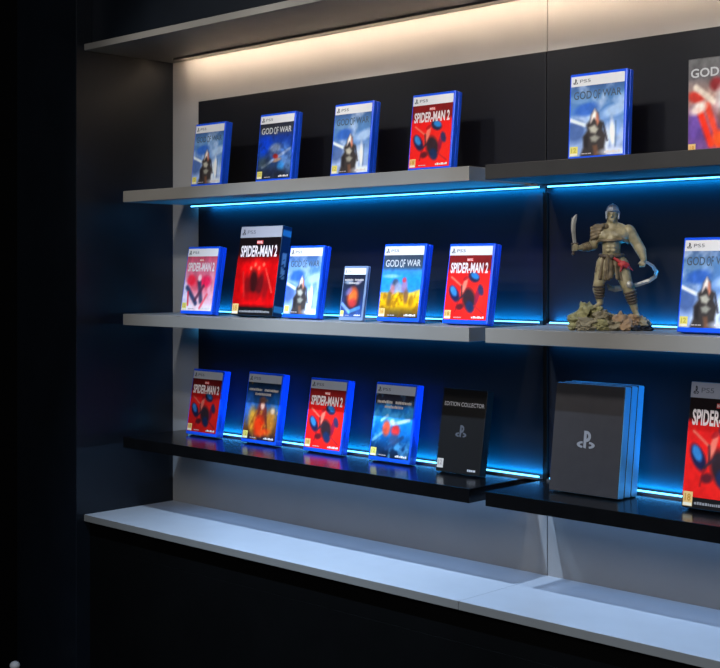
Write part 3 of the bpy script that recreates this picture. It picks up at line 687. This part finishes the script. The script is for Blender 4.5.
# belt and skirt of hanging leather strips
bl = MB()
pts = [(600.5, 255.5, 2), (604, 256.5, 7.5), (611.5, 257.2, 10.5), (619, 256.5, 7.5), (623.0, 255.5, 2), (619.5, 255, -7), (604, 255, -7), (600.5, 255.5, 2)]
for p, q in zip(pts[:-1], pts[1:]): cap(bl, p, q, 1.7, 1.7)
el(bl, (611.5, 257.2, 12), 2.6, 1.3, 2.4)
bl.build('belt', M_BAND, FR, smooth=True)
sk = MB()
for k in range(15):
    a = 2 * math.pi * k / 15
    cx, dd = math.sin(a), math.cos(a)
    ln = 15 + 5 * (dd > .55) + (k % 3) * 1.3
    p = (611.6 + 9.6 * cx, 256.5, 9.0 * dd); q = (611.6 + 14.5 * cx, 256.5 + ln, 12.0 * dd)
    cap(sk, p, q, 2.2, 2.9, .55)
cap(sk, (608.5, 258, 11), (609.0, 279.0, 12.5), 3.0, 2.4, .5)
sk = sk.build('skirt', M_LEATH, FR)
baked(sk, [('REMESH', dict(mode='VOXEL', voxel_size=.0010, use_smooth_shade=True))])
# red sash knot with a hanging tail
sa = MB(); el(sa, (622.5, 264.5, 10), 4.8, 2.6, 3.4); el(sa, (626.5, 266.0, 9), 3.0, 2.4, 3.2); cap(sa, (614, 258.6, 11), (622.5, 264, 10), 1.5, 2.0)
cap(sa, (622.5, 265, 11), (620.6, 271.5, 12), 2.0, 1.1, .6); cap(sa, (627.5, 266, 9), (632.5, 271, 6.5), 1.6, .7, .6)
sa = sa.build('sash', M_RED, FR); baked(sa, [('REMESH', dict(mode='VOXEL', voxel_size=.0009, use_smooth_shade=True)), ('SMOOTH', dict(factor=.5, iterations=2))])
# bands on forearm, knees and shins
for nm, segs in (('bracer', [((589.5, 247.0, 5), (582.5, 248.0, 9.8), 5.0, 3.9)]),
                 ('shin_guard', [((599.2, 285.5, 2.4), (600.2, 299, .4), 6.5, 4.8)]),
                 ('shin_guard', [((629.2, 291, 3.0), (633.0, 304.5, 1.2), 6.9, 4.9)])):
    g = MB()
    for p, q, r0, r1 in segs:
        n = 5
        for k in range(n):
            t0 = k / n; t1 = (k + .8) / n
            pa = [p[i] + (q[i] - p[i]) * t0 for i in range(3)]; pb = [p[i] + (q[i] - p[i]) * t1 for i in range(3)]
            P_, Q_ = fp(*pa), fp(*pb); ra = rp(r0 + (r1 - r0) * t0); rb = rp(r0 + (r1 - r0) * t1)
            d = (Q_ - P_).normalized(); M_ = Matrix.Translation(P_) @ d.to_track_quat('Z', 'Y').to_matrix().to_4x4(); L_ = (Q_ - P_).length
            g.lathe([(ra * .93, 0), (ra, L_ * .2), (rb, L_ * .8), (rb * .93, L_)], 16, mtx=M_)
    g.build(nm, M_LEATH if nm == 'bracer' else M_BAND, FR, smooth=True)
el_k = MB(); el(el_k, (629.2, 285.0, 9.6), 3.6, 2.2, 3.8); el_k.build('knee_guard', M_BLADE, FR, smooth=True)
# upright sword in the raised hand
def blade(pts, widths, thick, name, m):
    """bent blade: diamond section swept along a path in the picture-facing plane"""
    g = MB(); vs = []; fs = []; n = len(pts)
    for i, (p, w_) in enumerate(zip(pts, widths)):
        a = fp(*pts[max(0, i - 1)]); c = fp(*pts[min(n - 1, i + 1)]); d = (c - a).normalized()
        nrm = Vector((d.z, 0, -d.x)).normalized(); o = fp(*p); th = Vector((0, rp(thick), 0))
        vs += [o + nrm * rp(w_), o + th, o - nrm * rp(w_), o - th]
    for i in range(n - 1):
        for k in range(4): fs.append((i * 4 + k, i * 4 + (k + 1) % 4, i * 4 + 4 + (k + 1) % 4, i * 4 + 4 + k))
    fs.append((3, 2, 1, 0)); fs.append(tuple(4 * (n - 1) + k for k in range(4)))
    g.add(vs, fs); return g
sw = blade([(575.6, 244, 13.2), (574.9, 238, 13.4), (574.3, 231, 13.6), (574.3, 225, 13.8), (575.2, 219.5, 13.9), (577.4, 215.0, 14)], [1.7, 1.9, 2.1, 2.3, 2.4, .5], .7, 'sword', M_BLADE)
swo = sw.build('sword', M_BLADE, FR)
gp = MB(); cap(gp, (575.4, 243.5, 13.0), (574.2, 253.5, 13.0), 1.1, 1.2); cap(gp, (572.6, 244.2, 13.0), (578.4, 244.0, 13.0), .9, .9); el(gp, (574.1, 254.4, 13), 1.8, 1.6, 1.7)
gp.build('grip', M_BAND, swo, smooth=True)
# long curved blade sweeping behind the legs
cb = blade([(638.5, 264.5, 5), (646.5, 262.8, 4), (652, 266.5, 1), (655.6, 272.0, -3), (654.5, 277.0, -7), (649, 281.0, -10), (641, 284.0, -12), (633, 286.2, -13), (624, 288.2, -13), (615, 289.5, -12), (610.0, 288.6, -10), (607.0, 284.0, -9)],
           [1.3, 1.5, 1.7, 1.9, 2.0, 2.0, 2.0, 2.1, 2.4, 3.2, 2.4, .4], .8, 'curved_blade', M_BLADE)
cb.build('curved_blade', M_BLADE, FR)

# rocky base of faceted boulders
rk = MB(); rnd = random.Random(5)
def boulder(p, rx, ry, rz, col, sd):
    bm = bmesh.new(); bmesh.ops.create_icosphere(bm, subdivisions=3, radius=1.0)
    o = fp(*p); off = Vector((sd * 3.1, sd * 1.7, sd * .9))
    vs = []
    for v in bm.verts:
        n_ = noise.noise(v.co * 1.3 + off) * .38 + noise.noise(v.co * 3.4 + off) * .26 + noise.cell(v.co * 2.6 + off) * .22
        q = v.co * (1 + n_ - .05); q = Vector((q.x * rp(rx), q.y * rp(ry), q.z * rp(rz))) + o
        if q.z < 0: q.z = 0
        vs.append(q)
    bm.verts.index_update()
    cols = []
    for v in bm.verts:
        k = .75 + .5 * (noise.noise(v.co * 2.5 + off) * .5 + .5); cols.append(tuple(c * k for c in col))
    rk.add(vs, [[v.index for v in f.verts] for f in bm.faces], 0, cols=cols); bm.free()
OL, GR, OC, DK = s255(140, 134, 92), s255(132, 122, 98), s255(148, 120, 90), s255(30, 34, 44)
for p, rx, ry, rz, c, sd in (
    ((586, 313, -2), 9, 12, 11, OL, 1), ((578, 322, 4), 9, 10, 8, OL, 2), ((589, 324, 10), 11, 9, 7, GR, 3), ((602, 318, 0), 12, 14, 9, GR, 4),
    ((601, 325, 11), 9, 8, 6, OL, 5), ((613, 325, 9), 10, 10, 6, GR, 6), ((621, 321, 6), 9, 10, 8.5, OC, 7), ((627, 326, 12), 9, 8, 6.5, OC, 8),
    ((634, 320, 0), 8, 12, 6, OC, 9), ((641, 325, 2), 9, 11, 7, GR, 10), ((645, 328, 6), 7.5, 8, 5, DK, 11), ((613, 322, -10), 22, 9, 8, GR, 12),
    ((596, 311, 0), 7, 8, 5, OL, 13), ((574, 327, 8), 5.5, 6, 4, OL, 14), ((635, 328, 12), 6, 5, 4, DK, 15), ((584, 328, 14), 7, 5, 4, GR, 16)):
    boulder(p, rx, ry, rz, c, sd)
mr = mat('painted_rock', (.2, .2, .15), .8, attr=True, bump=.5, scale=60)
rk.build('rock_base', mr, FR, color=True)

# ------------------------------------------------------------------ light
def spot(name, loc, tgt, power, size, blend, color, radius):
    l = bpy.data.lights.new(name, 'SPOT'); l.energy = power; l.spot_size = math.radians(size); l.spot_blend = blend; l.color = color; l.shadow_soft_size = radius
    o = bpy.data.objects.new(name, l); COL.objects.link(o); o.location = loc
    o.rotation_euler = (Vector(tgt) - Vector(loc)).to_track_quat('-Z', 'Y').to_euler(); return o
# ceiling track in front of the wall: warm-neutral spots on the upper shelves
for x in (-2.38, -1.85, -1.35, -.88):
    spot('track_spot', (x, .75, EYE + 1.02), (x, 2.05, EYE + .22), 36, 43, .6, (1.0, .97, .93), .06)
# steeper cool spots that reach the ledge
for x in (-2.25, -1.86, -.75):
    spot('cool_spot', (x, 1.25, EYE + .80), (x, 2.0, EYE - .63), 84, 58, .9, (.52, .72, 1.0), .012)
# added soft fill light behind the camera, not a fitting of the room
l = bpy.data.lights.new('front_fill', 'AREA'); l.shape = 'RECTANGLE'; l.size = 1.6; l.size_y = .8; l.energy = 27; l.color = (.97, .97, .98)
o = bpy.data.objects.new('front_fill', l); COL.objects.link(o); o.location = (-.6, -.7, EYE + .95)
o.rotation_euler = (Vector((-1.9, 2.1, EYE - .2)) - o.location).to_track_quat('-Z', 'Y').to_euler()

w = bpy.data.worlds.new('room'); S.world = w; w.use_nodes = True
bg = w.node_tree.nodes['Background']; bg.inputs['Color'].default_value = (.6, .75, 1.0, 1); bg.inputs['Strength'].default_value = 0.012

# ------------------------------------------------------------------ camera
cd = bpy.data.cameras.new('camera'); co = bpy.data.objects.new('camera', cd); COL.objects.link(co)
co.location = (0, 0, EYE); co.rotation_euler = (math.pi / 2, 0, PSI)
cd.sensor_fit = 'HORIZONTAL'; cd.sensor_width = 36; cd.lens = F / 720 * 36; cd.shift_y = -(334 - HY) / 720; cd.clip_start = .02
S.camera = co
S.view_settings.view_transform = 'Standard'; S.view_settings.look = 'None'; S.view_settings.gamma = 1; S.view_settings.use_curve_mapping = False
S.view_settings.exposure = 0.0
